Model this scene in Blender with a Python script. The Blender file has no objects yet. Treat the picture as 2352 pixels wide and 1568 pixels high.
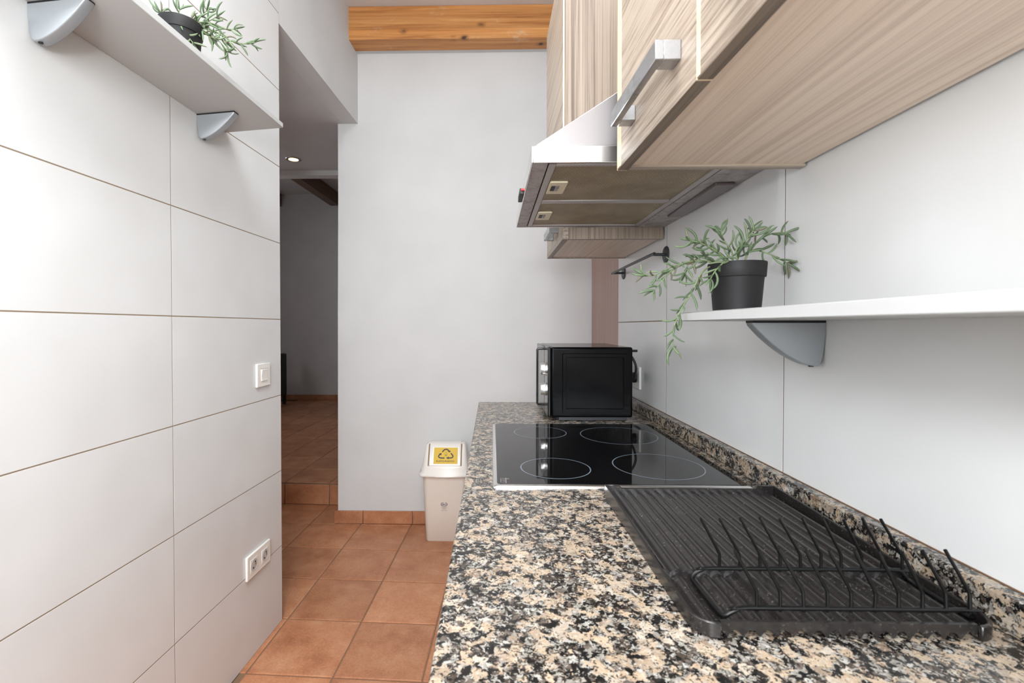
import bpy, bmesh, math, random
from mathutils import Vector, Matrix

sc = bpy.context.scene
C = sc.collection
rnd = random.Random(7)
R = math.radians

# ------------------------------------------------------------------ camera
cam_data = bpy.data.cameras.new('camera')
cam = bpy.data.objects.new('camera', cam_data)
C.objects.link(cam)
cam.location = (0, 0, 1.215)
cam.rotation_euler = (R(89.2), 0, R(1.109))
cam_data.sensor_width = 36.0
cam_data.lens = 1085.0 / 2352.0 * 36.0
cam_data.shift_x = 66.0 / 2352.0
cam_data.shift_y = -19.2 / 2352.0
cam_data.clip_start = 0.02
cam_data.dof.use_dof = True
cam_data.dof.focus_distance = 1.5
cam_data.dof.aperture_fstop = 9.0
sc.camera = cam

# ------------------------------------------------------------------ world, light, exposure
world = bpy.data.worlds.new('world')
sc.world = world
world.use_nodes = True
world.node_tree.nodes['Background'].inputs[0].default_value = (0.9, 0.95, 1.0, 1)
world.node_tree.nodes['Background'].inputs[1].default_value = 0.4


def light(name, kind, loc, energy, color=(1, 1, 1), rot=(0, 0, 0), size=None, size_y=None, radius=None):
    l = bpy.data.lights.new(name, kind)
    l.energy = energy
    l.color = color
    if size:
        l.shape = 'RECTANGLE' if size_y else 'SQUARE'
        l.size = size
        if size_y:
            l.size_y = size_y
    if radius is not None:
        l.shadow_soft_size = radius
    o = bpy.data.objects.new(name, l)
    C.objects.link(o)
    o.location = loc
    o.rotation_euler = rot
    return o


# unseen flash above and behind the camera, placed from the cast shadows
light('camera_flash', 'POINT', (-0.12, -0.42, 1.52), 14.0, (0.93, 0.965, 1.0), radius=0.09)
# added frontal fill light, unseen, just inside the rear wall
light('rear_fill', 'AREA', (-0.15, -1.57, 1.80), 27.0, (0.90, 0.955, 1.0), rot=(R(-90), 0, R(180)), size=1.25, size_y=1.2)
# added area light, out of sight, brightens the hall from its left side
light('hall_fill', 'AREA', (-3.5, 4.6, 1.9), 3.8, (0.95, 0.97, 1.0), rot=(0, R(-90), 0), size=0.8, size_y=0.8)
# added soft overhead fill for floor and lower walls, no fixture
light('ceiling_fill', 'AREA', (-0.3, 0.1, 3.0), 21.0, (0.93, 0.965, 1.0), size=0.8, size_y=1.6)

vs = sc.view_settings
vs.view_transform = 'Standard'
vs.look = 'None'
vs.exposure = 1.42
vs.gamma = 1.0
vs.use_curve_mapping = False
sc.cycles.max_bounces = 6
sc.cycles.diffuse_bounces = 4
sc.cycles.glossy_bounces = 3
sc.cycles.transmission_bounces = 3
sc.cycles.caustics_reflective = False
sc.cycles.caustics_refractive = False
sc.cycles.use_adaptive_sampling = True
sc.cycles.adaptive_threshold = 0.08
sc.cycles.use_denoising = True


# ------------------------------------------------------------------ material helpers
def srgb(r, g, b):
    def f(c):
        c /= 255.0
        return c / 12.92 if c <= 0.04045 else ((c + 0.055) / 1.055) ** 2.4
    return (f(r), f(g), f(b), 1.0)


class NT:
    def __init__(self, name):
        self.m = bpy.data.materials.new(name)
        self.m.use_nodes = True
        self.t = self.m.node_tree
        self.bsdf = self.t.nodes['Principled BSDF']

    def n(self, kind, **kw):
        nd = self.t.nodes.new(kind)
        for k, v in kw.items():
            if k in nd.inputs:
                nd.inputs[k].default_value = v
            else:
                setattr(nd, k, v)
        return nd

    def l(self, a, b):
        self.t.links.new(a, b)

    def set(self, **kw):
        for k, v in kw.items():
            self.bsdf.inputs[k.replace('_', ' ')].default_value = v
        return self

    def coords(self, scale=(1, 1, 1), rand=0.0):
        tc = self.n('ShaderNodeTexCoord')
        mp = self.n('ShaderNodeMapping')
        mp.inputs['Scale'].default_value = scale
        out = tc.outputs['Object']
        if rand:
            oi = self.n('ShaderNodeObjectInfo')
            mul = self.n('ShaderNodeMath', operation='MULTIPLY')
            mul.inputs[1].default_value = rand
            self.l(oi.outputs['Random'], mul.inputs[0])
            ad = self.n('ShaderNodeVectorMath', operation='ADD')
            self.l(out, ad.inputs[0])
            self.l(mul.outputs[0], ad.inputs[1])
            out = ad.outputs[0]
        self.l(out, mp.inputs['Vector'])
        return mp.outputs['Vector']

    def noise(self, vec, scale, detail=4.0, rough=0.55, dist=0.0):
        nd = self.n('ShaderNodeTexNoise')
        nd.inputs['Scale'].default_value = scale
        nd.inputs['Detail'].default_value = detail
        nd.inputs['Roughness'].default_value = rough
        nd.inputs['Distortion'].default_value = dist
        self.l(vec, nd.inputs['Vector'])
        return nd.outputs[0]

    def ramp(self, fac, stops, interp='LINEAR'):
        r = self.n('ShaderNodeValToRGB')
        cr = r.color_ramp
        cr.interpolation = interp
        while len(cr.elements) > 1:
            cr.elements.remove(cr.elements[-1])
        cr.elements[0].position = stops[0][0]
        cr.elements[0].color = stops[0][1]
        for p, c in stops[1:]:
            e = cr.elements.new(p)
            e.color = c
        self.l(fac, r.inputs[0])
        return r.outputs[0]

    def mix(self, fac, a, b, mode='MIX'):
        mx = self.n('ShaderNodeMix', data_type='RGBA', blend_type=mode)
        for sock, v in ((mx.inputs[0], fac), (mx.inputs[6], a), (mx.inputs[7], b)):
            if hasattr(v, 'links') or hasattr(v, 'is_linked'):
                self.l(v, sock)
            else:
                sock.default_value = v
        return mx.outputs[2]

    def math(self, op, a, b=None):
        nd = self.n('ShaderNodeMath', operation=op)
        for i, v in enumerate((a, b)):
            if v is None:
                continue
            if hasattr(v, 'is_linked'):
                self.l(v, nd.inputs[i])
            else:
                nd.inputs[i].default_value = v
        return nd.outputs[0]

    def color(self, sock):
        self.l(sock, self.bsdf.inputs['Base Color'])

    def bump(self, h, strength=0.2, dist=0.001):
        b = self.n('ShaderNodeBump')
        b.inputs['Strength'].default_value = strength
        b.inputs['Distance'].default_value = dist
        self.l(h, b.inputs['Height'])
        self.l(b.outputs[0], self.bsdf.inputs['Normal'])


def plain(name, col, rough=0.5, metal=0.0, **kw):
    t = NT(name)
    t.set(Base_Color=col, Roughness=rough, Metallic=metal)
    for k, v in kw.items():
        t.bsdf.inputs[k.replace('_', ' ')].default_value = v
    return t.m


def gray(v, a=1.0):
    return (v, v, v, 1)


M = {}


def mk_tile_white():
    t = NT('white_wall_tile')
    v = t.coords(rand=5.0)
    n = t.noise(v, 6.0, 1)
    t.color(t.ramp(n, [(0.3, (0.675, 0.675, 0.67, 1)), (0.75, (0.71, 0.715, 0.715, 1))]))
    t.set(Roughness=0.24)
    return t.m


def mk_plaster(name, a, b, rough=0.85):
    t = NT(name)
    v = t.coords()
    n = t.noise(v, 3.0, 2)
    t.color(t.ramp(n, [(0.3, a), (0.7, b)]))
    t.bump(t.noise(v, 60.0, 1), 0.2, 0.002)
    t.set(Roughness=rough)
    return t.m


def mk_terracotta():
    t = NT('terracotta_floor_tile')
    v = t.coords(rand=9.0)
    n = t.noise(v, 9.0, 5, 0.65)
    col = t.ramp(n, [(0.28, srgb(158, 98, 66)), (0.5, srgb(186, 126, 90)), (0.75, srgb(204, 152, 116))])
    n2 = t.noise(v, 130.0, 3, 0.7)
    col = t.mix(0.25, col, t.ramp(n2, [(0.3, srgb(120, 64, 38)), (0.7, srgb(215, 160, 120))]), 'MIX')
    oi = t.n('ShaderNodeObjectInfo')
    hs = t.n('ShaderNodeHueSaturation')
    mr = t.n('ShaderNodeMapRange')
    mr.inputs[3].default_value = 0.86
    mr.inputs[4].default_value = 1.08
    t.l(oi.outputs['Random'], mr.inputs[0])
    t.l(mr.outputs[0], hs.inputs['Value'])
    t.l(col, hs.inputs['Color'])
    t.color(hs.outputs[0])
    t.bump(t.noise(v, 60.0, 2, 0.7), 0.3, 0.002)
    t.set(Roughness=0.42)
    return t.m


def mk_granite():
    t = NT('speckled_granite')
    tc = t.n('ShaderNodeTexCoord')
    p = tc.outputs['Object']
    dn = t.n('ShaderNodeTexNoise')
    dn.inputs['Scale'].default_value = 120.0
    dn.inputs['Detail'].default_value = 6.0
    dn.inputs['Roughness'].default_value = 0.65
    t.l(p, dn.inputs['Vector'])
    sub = t.n('ShaderNodeVectorMath', operation='SUBTRACT')
    sub.inputs[1].default_value = (0.5, 0.5, 0.5)
    t.l(dn.outputs['Color'], sub.inputs[0])
    scl = t.n('ShaderNodeVectorMath', operation='SCALE')
    scl.inputs['Scale'].default_value = 0.018
    t.l(sub.outputs[0], scl.inputs[0])
    add = t.n('ShaderNodeVectorMath', operation='ADD')
    t.l(p, add.inputs[0])
    t.l(scl.outputs[0], add.inputs[1])
    q = add.outputs[0]

    def cells(scale):
        vo = t.n('ShaderNodeTexVoronoi')
        vo.inputs['Scale'].default_value = scale
        t.l(q, vo.inputs['Vector'])
        sep = t.n('ShaderNodeSeparateColor')
        t.l(vo.outputs['Color'], sep.inputs[0])
        return sep.outputs
    big = cells(85.0)
    mid = cells(190.0)
    fine = cells(420.0)
    # large feldspar grains: beige to pinkish
    beige = t.ramp(big[0], [(0.0, srgb(168, 146, 123)), (0.35, srgb(182, 163, 140)), (0.6, srgb(152, 133, 114)), (0.8, srgb(188, 176, 160)), (1.0, srgb(130, 110, 93))])
    # matrix of black mica, grey and white quartz
    dark = t.ramp(mid[1], [(0.0, srgb(22, 21, 21)), (0.46, srgb(46, 42, 39)), (0.52, srgb(96, 86, 78)), (0.66, srgb(70, 60, 52)), (0.76, srgb(140, 135, 127)), (0.92, srgb(172, 168, 161))], 'CONSTANT')
    clump = t.noise(q, 42.0, 2, 0.5)
    val = t.math('ADD', t.math('MULTIPLY', big[1], 0.5), t.math('MULTIPLY', clump, 1.0))
    mask = t.ramp(val, [(0.0, gray(1)), (0.80, gray(0))], 'CONSTANT')
    col = t.mix(mask, beige, dark)
    spk = t.ramp(fine[2], [(0.0, gray(0.9)), (0.17, gray(0))], 'CONSTANT')
    col = t.mix(spk, col, srgb(40, 36, 33))
    spk2 = t.ramp(fine[0], [(0.0, gray(0.7)), (0.10, gray(0))], 'CONSTANT')
    col = t.mix(spk2, col, srgb(176, 170, 160))
    tone = t.ramp(t.noise(p, 260.0, 4, 0.7), [(0.3, gray(0.66)), (0.68, gray(1.06))])
    col = t.mix(1.0, col, tone, 'MULTIPLY')
    t.color(col)
    t.set(Roughness=0.22)
    return t.m


def mk_wood(name, axis, light_=(174, 159, 143), dark=(138, 122, 107), streak=(88, 73, 61)):
    """laminate with long grain along the given axis"""
    t = NT(name)
    s = [110.0, 110.0, 110.0]
    s['xyz'.index(axis)] = 1.1
    v = t.coords(scale=tuple(s))
    n = t.noise(v, 1.0, 6, 0.6, 0.15)
    s2 = [420.0] * 3
    s2['xyz'.index(axis)] = 2.5
    v2 = t.coords(scale=tuple(s2))
    n2 = t.noise(v2, 1.0, 4, 0.7, 0.2)
    s3 = [9.0] * 3
    s3['xyz'.index(axis)] = 0.8
    n3 = t.noise(t.coords(scale=tuple(s3)), 1.0, 3, 0.5, 0.8)
    f = t.math('ADD', t.math('MULTIPLY', n, 0.5), t.math('ADD', t.math('MULTIPLY', n2, 0.34), t.math('MULTIPLY', n3, 0.16)))
    col = t.ramp(f, [(0.33, srgb(*streak)), (0.43, srgb(*dark)), (0.52, srgb(*light_)), (0.66, srgb(min(255, light_[0] + 14), min(255, light_[1] + 14), min(255, light_[2] + 14)))])
    t.color(col)
    t.set(Roughness=0.42)
    return t.m


def mk_pine():
    t = NT('varnished_pine')
    v = t.coords(scale=(1.6, 40, 40))
    n = t.noise(v, 1.0, 6, 0.6, 0.8)
    col = t.ramp(n, [(0.3, srgb(172, 108, 54)), (0.5, srgb(208, 142, 80)), (0.72, srgb(226, 168, 104))])
    # glued lamellae: each with its own tone
    tc = t.n('ShaderNodeTexCoord')
    sep = t.n('ShaderNodeSeparateXYZ')
    t.l(tc.outputs['Object'], sep.inputs[0])
    band = t.math('FLOOR', t.math('MULTIPLY', t.math('ADD', sep.outputs[2], 1.0), 36.0))
    wn = t.n('ShaderNodeTexWhiteNoise', noise_dimensions='1D')
    t.l(band, wn.inputs['W'])
    tone = t.ramp(wn.outputs[0], [(0.0, gray(0.72)), (1.0, gray(1.05))])
    col = t.mix(0.75, col, tone, 'MULTIPLY')
    # knots
    vo = t.n('ShaderNodeTexVoronoi')
    vo.inputs['Scale'].default_value = 9.0
    mp = t.n('ShaderNodeMapping')
    mp.inputs['Scale'].default_value = (0.75, 1.0, 1.35)
    mp.inputs['Location'].default_value = (0.13, 0.4, 0.21)
    t.l(tc.outputs['Object'], mp.inputs[0])
    nz = t.n('ShaderNodeTexNoise')
    nz.inputs['Scale'].default_value = 30.0
    t.l(mp.outputs[0], nz.inputs['Vector'])
    ad = t.mix(0.02, mp.outputs[0], nz.outputs['Color'])
    t.l(ad, vo.inputs['Vector'])
    k = t.ramp(vo.outputs['Distance'], [(0.07, gray(1)), (0.14, gray(0.35)), (0.24, gray(0))])
    col = t.mix(k, col, srgb(66, 32, 12))
    # old plaster smears
    sm = t.ramp(t.noise(t.coords(scale=(5, 5, 9)), 1.0, 6, 0.7), [(0.60, gray(0)), (0.78, gray(0.55))])
    col = t.mix(sm, col, srgb(225, 205, 180))
    t.color(col)
    t.set(Roughness=0.45)
    return t.m


def mk_steel(name, col, rough, dirt=0.0, dirtcol=(90, 78, 68), metal=0.12):
    t = NT(name)
    v = t.coords()
    if dirt:
        n = t.noise(v, 26.0, 8, 0.7)
        n2 = t.noise(v, 90.0, 4, 0.7)
        f = t.ramp(t.math('ADD', t.math('MULTIPLY', n, 0.7), t.math('MULTIPLY', n2, 0.3)), [(0.46, gray(0)), (0.62, gray(dirt))])
        t.color(t.mix(f, col, srgb(*dirtcol)))
        t.l(t.math('ADD', t.math('MULTIPLY', f, 0.4), rough), t.bsdf.inputs['Roughness'])
        t.set(Metallic=metal)
    else:
        t.set(Base_Color=col, Metallic=1.0, Roughness=rough)
    return t.m


def mk_filter():
    """expanded aluminium mesh, greasy"""
    t = NT('greasy_filter_mesh')
    tc = t.n('ShaderNodeTexCoord')
    mp = t.n('ShaderNodeMapping')
    mp.inputs['Scale'].default_value = (170, 240, 0)
    mp.inputs['Rotation'].default_value = (0, 0, R(45))
    t.l(tc.outputs['Object'], mp.inputs[0])
    ck = t.n('ShaderNodeTexVoronoi')
    ck.inputs['Scale'].default_value = 1.0
    ck.inputs['Randomness'].default_value = 0.0
    t.l(mp.outputs[0], ck.inputs['Vector'])
    d = t.ramp(ck.outputs['Distance'], [(0.30, gray(0)), (0.46, gray(1))])
    n = t.noise(tc.outputs['Object'], 9.0, 5, 0.6)
    metal = t.ramp(n, [(0.3, srgb(176, 158, 128)), (0.7, srgb(214, 198, 168))])
    hole = t.ramp(n, [(0.3, srgb(52, 42, 30)), (0.7, srgb(88, 72, 50))])
    t.color(t.mix(d, hole, metal))
    t.bump(d, 0.7, 0.001)
    t.set(Metallic=0.25, Roughness=0.5)
    return t.m


def mk_leaf():
    t = NT('artificial_succulent_leaf')
    oi = t.n('ShaderNodeObjectInfo')
    col = t.ramp(oi.outputs['Random'], [(0.0, srgb(66, 84, 58)), (0.45, srgb(86, 106, 76)), (0.85, srgb(110, 130, 96)), (0.97, srgb(96, 78, 64))])
    n = t.noise(t.coords(), 120.0, 3)
    col = t.mix(t.math('MULTIPLY', n, 0.3), col, srgb(132, 150, 116))
    t.color(col)
    t.set(Roughness=0.5)
    return t.m


def mk_black_tray():
    t = NT('worn_black_plastic')
    v = t.coords()
    n = t.noise(v, 260.0, 6, 0.75)
    n2 = t.noise(v, 22.0, 3)
    f = t.math('MULTIPLY', t.ramp(n, [(0.58, gray(0)), (0.74, gray(0.75))]), t.ramp(n2, [(0.35, gray(0.1)), (0.7, gray(1))]))
    t.color(t.mix(f, srgb(32, 29, 28), srgb(165, 156, 148)))
    t.set(Roughness=0.25)
    return t.m


def mk_emit(name, col, strength):
    t = NT(name)
    t.set(Base_Color=col, Roughness=0.4)
    t.bsdf.inputs['Emission Color'].default_value = col
    t.bsdf.inputs['Emission Strength'].default_value = strength
    return t.m


M['tile'] = mk_tile_white()
M['grout'] = plain('beige_grout', srgb(136, 118, 97), 0.9)
M['plaster'] = mk_plaster('white_plaster', srgb(207, 206, 205), srgb(214, 213, 212))
M['ceilpaint'] = mk_plaster('ceiling_paint', srgb(212, 210, 209), srgb(220, 218, 217))
M['hallpaint'] = mk_plaster('hall_paint', srgb(203, 201, 200), srgb(210, 208, 207))
M['grout_dark'] = plain('stained_grout', srgb(104, 82, 62), 0.9)
M['floor_tile'] = mk_terracotta()
M['floor_grout'] = plain('brown_floor_grout', srgb(130, 101, 78), 0.9)
M['granite'] = mk_granite()
M['wood_x'] = mk_wood('taupe_laminate_grain_x', 'x')
M['wood_y'] = mk_wood('taupe_laminate_grain_y', 'y')
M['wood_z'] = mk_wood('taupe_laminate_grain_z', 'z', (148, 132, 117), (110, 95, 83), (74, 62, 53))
M['wood_board'] = mk_wood('taupe_laminate_underside', 'y', (224, 203, 183), (206, 183, 163), (186, 163, 143))
M['wood_edge'] = plain('pale_edge_banding', srgb(222, 200, 170), 0.5)
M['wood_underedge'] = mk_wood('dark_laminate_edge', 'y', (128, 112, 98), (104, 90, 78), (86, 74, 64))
M['brown_door'] = mk_wood('reddish_brown_door', 'z', (172, 142, 130), (162, 132, 120), (140, 110, 98))
M['pine'] = mk_pine()
M['darkbeam'] = mk_wood('dark_hall_beam', 'y', (104, 72, 50), (84, 56, 38), (62, 40, 28))
M['steel'] = mk_steel('brushed_steel', (0.80, 0.79, 0.78, 1), 0.24)
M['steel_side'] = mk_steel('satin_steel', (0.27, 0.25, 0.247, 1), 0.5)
M['steel_dirty'] = mk_steel('stained_steel', (0.40, 0.37, 0.365, 1), 0.42, 0.45, (104, 92, 84))
M['alu'] = plain('dull_aluminium', srgb(176, 170, 168), 0.4, 0.25)
M['handle'] = mk_steel('satin_nickel', (0.50, 0.51, 0.53, 1), 0.32)
M['handle_worn'] = mk_steel('worn_nickel', (0.46, 0.47, 0.49, 1), 0.30, 0.35, (120, 100, 74), 0.8)
M['bracket'] = plain('silver_lacquer', srgb(162, 167, 171), 0.38, 0.3)
M['filter'] = mk_filter()
M['cream'] = plain('yellowed_cream_plastic', srgb(226, 216, 186), 0.45)
M['lens'] = plain('smoked_lamp_lens', srgb(96, 84, 84), 0.28)
M['black'] = plain('black_rubber', srgb(20, 20, 21), 0.5)
M['black_gloss'] = plain('black_glossy_plastic', srgb(14, 14, 15), 0.16)
M['black_enamel'] = plain('black_enamel', srgb(5, 5, 6), 0.16, Specular_IOR_Level=0.14)
M['glass_black'] = plain('black_ceramic_glass', srgb(14, 13, 14), 0.035)
M['ring'] = plain('printed_ring', srgb(112, 124, 136), 0.3)
M['knob'] = mk_steel('silver_knob', (0.78, 0.77, 0.75, 1), 0.3)
M['shelf'] = plain('white_melamine', srgb(190, 190, 189), 0.42)
M['white_plastic'] = plain('white_plastic', srgb(236, 234, 228), 0.3)
M['pot'] = plain('charcoal_plant_pot', srgb(30, 29, 30), 0.55, Specular_IOR_Level=0.3)
M['soil'] = plain('dark_soil', srgb(40, 34, 28), 0.95)
M['leaf'] = mk_leaf()
M['stem'] = plain('plant_stem', srgb(122, 138, 98), 0.55)
M['tray'] = mk_black_tray()
M['wire'] = plain('black_coated_wire', srgb(13, 13, 13), 0.34, Specular_IOR_Level=0.3)
M['rail'] = plain('dark_grey_metal', srgb(58, 60, 64), 0.4, 0.3)
M['bin'] = plain('cream_bin_plastic', srgb(223, 212, 200), 0.4)
M['lid'] = plain('ivory_lid_plastic', srgb(234, 228, 220), 0.26)
M['slot'] = plain('bin_slot_shadow', srgb(140, 116, 92), 0.8)
M['yellow'] = plain('yellow_sticker', srgb(212, 172, 2), 0.45)
M['paper'] = plain('white_sticker', srgb(240, 240, 240), 0.4)
M['ink'] = plain('black_ink', srgb(18, 18, 20), 0.5)
M['blue_ink'] = plain('navy_ink', srgb(40, 52, 82), 0.5)
M['grey_ink'] = plain('grey_ink', srgb(128, 118, 116), 0.5)
M['brown_ink'] = plain('brown_ink', srgb(120, 96, 20), 0.5)
M['red'] = mk_emit('red_indicator', (0.6, 0.02, 0.02, 1), 0.35)
M['spot'] = mk_emit('warm_spot_lamp', (1.0, 0.66, 0.28, 1), 1.6)
M['brass'] = plain('brass_contact', srgb(190, 150, 70), 0.3, 1.0)
M['pane'] = plain('window_glass', (1, 1, 1, 1), 0.02, Transmission_Weight=1.0)
M['chair'] = plain('black_leatherette', srgb(26, 26, 28), 0.5)
M['sealant'] = plain('aged_sealant', srgb(112, 78, 46), 0.6)

# ------------------------------------------------------------------ mesh helpers
WPOS = {}


def ident(p):
    return p


class MB:
    def __init__(self, xf=None):
        self.v = []
        self.f = []
        self.xf = xf or ident

    def add(self, verts, faces):
        b = len(self.v)
        self.v += [Vector(self.xf(Vector(p))) for p in verts]
        self.f += [tuple(b + i for i in fc) for fc in faces]
        return self

    def box(self, x0, x1, y0, y1, z0, z1):
        return self.add([(x0, y0, z0), (x1, y0, z0), (x1, y1, z0), (x0, y1, z0), (x0, y0, z1), (x1, y0, z1), (x1, y1, z1), (x0, y1, z1)],
                        [(0, 3, 2, 1), (4, 5, 6, 7), (0, 1, 5, 4), (1, 2, 6, 5), (2, 3, 7, 6), (3, 0, 4, 7)])

    def prism(self, pts, axis, a, b):
        """polygon pts in the two other axes, extruded along axis from a to b"""
        def mk(p, t):
            return {'x': (t, p[0], p[1]), 'y': (p[0], t, p[1]), 'z': (p[0], p[1], t)}[axis]
        n = len(pts)
        vs_ = [mk(p, a) for p in pts] + [mk(p, b) for p in pts]
        fs = [tuple(range(n)), tuple(range(2 * n - 1, n - 1, -1))]
        fs += [(i, i + n, (i + 1) % n + n, (i + 1) % n) for i in range(n)]
        return self.add(vs_, fs)

    def tube(self, path, rad, seg=8, caps=True):
        path = [Vector(p) for p in path]
        rads = rad if isinstance(rad, (list, tuple)) else [rad] * len(path)
        rings = []
        t0 = (path[1] - path[0]).normalized()
        up = Vector((0, 0, 1)) if abs(t0.z) < 0.9 else Vector((1, 0, 0))
        nrm = t0.cross(up).normalized()
        for i, p in enumerate(path):
            if i == 0:
                t = path[1] - path[0]
            elif i == len(path) - 1:
                t = path[-1] - path[-2]
            else:
                t = (path[i + 1] - path[i]).normalized() + (path[i] - path[i - 1]).normalized()
            t.normalize()
            nrm = (nrm - t * nrm.dot(t)).normalized()
            bn = t.cross(nrm)
            rings.append([p + (nrm * math.cos(2 * math.pi * k / seg) + bn * math.sin(2 * math.pi * k / seg)) * rads[i] for k in range(seg)])
        vs_ = [q for r in rings for q in r]
        fs = []
        for i in range(len(path) - 1):
            for k in range(seg):
                k2 = (k + 1) % seg
                fs.append((i * seg + k, i * seg + k2, (i + 1) * seg + k2, (i + 1) * seg + k))
        if caps:
            fs.append(tuple(range(seg - 1, -1, -1)))
            fs.append(tuple((len(path) - 1) * seg + k for k in range(seg)))
        return self.add(vs_, fs)

    def lathe(self, prof, c, seg=32, axis='z'):
        """prof: list of (radius, height) from bottom to top, around centre c"""
        vs_, fs = [], []
        for r, h in prof:
            for k in range(seg):
                a = 2 * math.pi * k / seg
                u, w = r * math.cos(a), r * math.sin(a)
                p = {'z': (u, w, h), 'x': (h, u, w), 'y': (w, h, u)}[axis]
                vs_.append((c[0] + p[0], c[1] + p[1], c[2] + p[2]))
        for i in range(len(prof) - 1):
            for k in range(seg):
                k2 = (k + 1) % seg
                fs.append((i * seg + k, i * seg + k2, (i + 1) * seg + k2, (i + 1) * seg + k))
        if prof[0][0] > 1e-5:
            fs.append(tuple(range(seg - 1, -1, -1)))
        if prof[-1][0] > 1e-5:
            fs.append(tuple((len(prof) - 1) * seg + k for k in range(seg)))
        return self.add(vs_, fs)

    def loft(self, rings, caps=True):
        n = len(rings[0])
        vs_ = [p for r in rings for p in r]
        fs = []
        for i in range(len(rings) - 1):
            for k in range(n):
                k2 = (k + 1) % n
                fs.append((i * n + k, i * n + k2, (i + 1) * n + k2, (i + 1) * n + k))
        if caps:
            fs.append(tuple(range(n - 1, -1, -1)))
            fs.append(tuple((len(rings) - 1) * n + k for k in range(n)))
        return self.add(vs_, fs)

    def build(self, name, mat, parent=None, label=None, cat=None, group=None, kind=None, bevel=0, seg=2, smooth=None, origin=None):
        if origin is None:
            lo = Vector((min(p.x for p in self.v), min(p.y for p in self.v), min(p.z for p in self.v)))
            hi = Vector((max(p.x for p in self.v), max(p.y for p in self.v), max(p.z for p in self.v)))
            origin = (lo + hi) / 2
            if parent is None:
                origin.z = lo.z
        origin = Vector(origin)
        me = bpy.data.meshes.new(name)
        me.from_pydata([tuple(p - origin) for p in self.v], [], self.f)
        bm = bmesh.new()
        bm.from_mesh(me)
        bmesh.ops.recalc_face_normals(bm, faces=bm.faces)
        bm.to_mesh(me)
        bm.free()
        me.materials.append(M[mat] if isinstance(mat, str) else mat)
        o = bpy.data.objects.new(name, me)
        C.objects.link(o)
        WPOS[o] = origin
        if parent is not None:
            o.parent = parent
            o.location = origin - WPOS[parent]
        else:
            o.location = origin
        if smooth:
            for p in me.polygons:
                p.use_smooth = True
            me.set_sharp_from_angle(angle=R(smooth))
        if bevel:
            md = o.modifiers.new('bevel', 'BEVEL')
            md.width = bevel
            md.segments = seg
            md.limit_method = 'ANGLE'
            md.angle_limit = R(40)
            for p in me.polygons:
                p.use_smooth = True
            me.set_sharp_from_angle(angle=R(30))
            md.harden_normals = False
        tag(o, label, cat, group, kind)
        return o


def tag(o, label=None, cat=None, group=None, kind=None):
    if label:
        o['label'] = label
    if cat:
        o['category'] = cat
    if group:
        o['group'] = group
    if kind:
        o['kind'] = kind
    return o


def thing(name, loc, label, cat, group=None):
    o = bpy.data.objects.new(name, None)
    o.empty_display_size = 0.05
    C.objects.link(o)
    o.location = loc
    WPOS[o] = Vector(loc)
    return tag(o, label, cat, group)


def piece(src, name, loc, parent, rot=None):
    """a copy that shares mesh data, placed in world coordinates under parent"""
    o = src.copy()
    o.name = name
    C.objects.link(o)
    o.parent = parent
    WPOS[o] = Vector(loc)
    o.location = Vector(loc) - WPOS[parent]
    if rot is not None:
        o.rotation_euler = rot
    return o


# frames of the slightly skewed surfaces
LB = Vector((-0.8709, 1.916, 0))          # left wall end, at the floor
LD = Vector((0.0533, 0.99858, 0))         # along the left wall
LN = Vector((0.99858, -0.0533, 0))        # out of the left wall


def lw(p):                                # (n, s, z): out of the wall, along, up
    return LB + LN * p[0] + LD * p[1] + Vector((0, 0, p[2]))


LANG = -math.atan2(LD.x, LD.y)
FD = Vector((0.04414, 0.99903, 0))        # floor tile direction
FX = Vector((0.99903, -0.04414, 0))
FANG = -math.atan2(FD.x, FD.y)


def fl(p):                                # (cross, long, z)
    return FX * p[0] + FD * p[1] + Vector((0, 0, p[2]))


WX = 0.562                                # right wall surface
BY = 2.885                                # back wall surface
CZ = 3.06                                 # ceiling
PZ = 0.3111                               # height of a course of wall tiles

# ------------------------------------------------------------------ the setting
# kitchen floor
floor = MB(fl).box(-2.75, 0.9, -1.75, 3.135, -0.05, -0.0035).build('floor', 'floor_grout', kind='structure')
TP, TL = 0.3125, 0.3112
C0, L0 = -1.2485, 1.5835


def bevel_tile(name, w, d, h, mat, parent, loc, rot=0.0, b=0.004):
    """flat tile with a chamfered rim, lying with its top at z = 0 of its own frame"""
    w2, d2 = w / 2, d / 2
    m = MB()
    rings = []
    for (i, z) in ((0, -h), (0, -b * 0.5), (b, 0)):
        rings.append([(-w2 + i, -d2 + i, z), (w2 - i, -d2 + i, z), (w2 - i, d2 - i, z), (-w2 + i, d2 - i, z)])
    m.loft(rings)
    o = m.build(name, mat, parent, origin=(0, 0, 0))
    o.location = Vector(loc) - WPOS[parent]
    o.rotation_euler = (0, 0, rot)
    WPOS[o] = Vector(loc)
    return o


tile0 = None
for i in range(-5, 4):
    for j in range(-5, 5):
        c, l = C0 + TP * (i + 0.5), L0 + TL * (j + 0.5)
        p = fl((c, l, 0))
        if p.x < -0.98 and p.y < 1.75:
            continue
        if p.x > 0.12:
            continue
        if tile0 is None:
            tile0 = bevel_tile('floor_tile', TP - 0.005, TL - 0.005, 0.008, 'floor_tile', floor, p, FANG)
        else:
            piece(tile0, 'floor_tile', p, floor)

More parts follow.
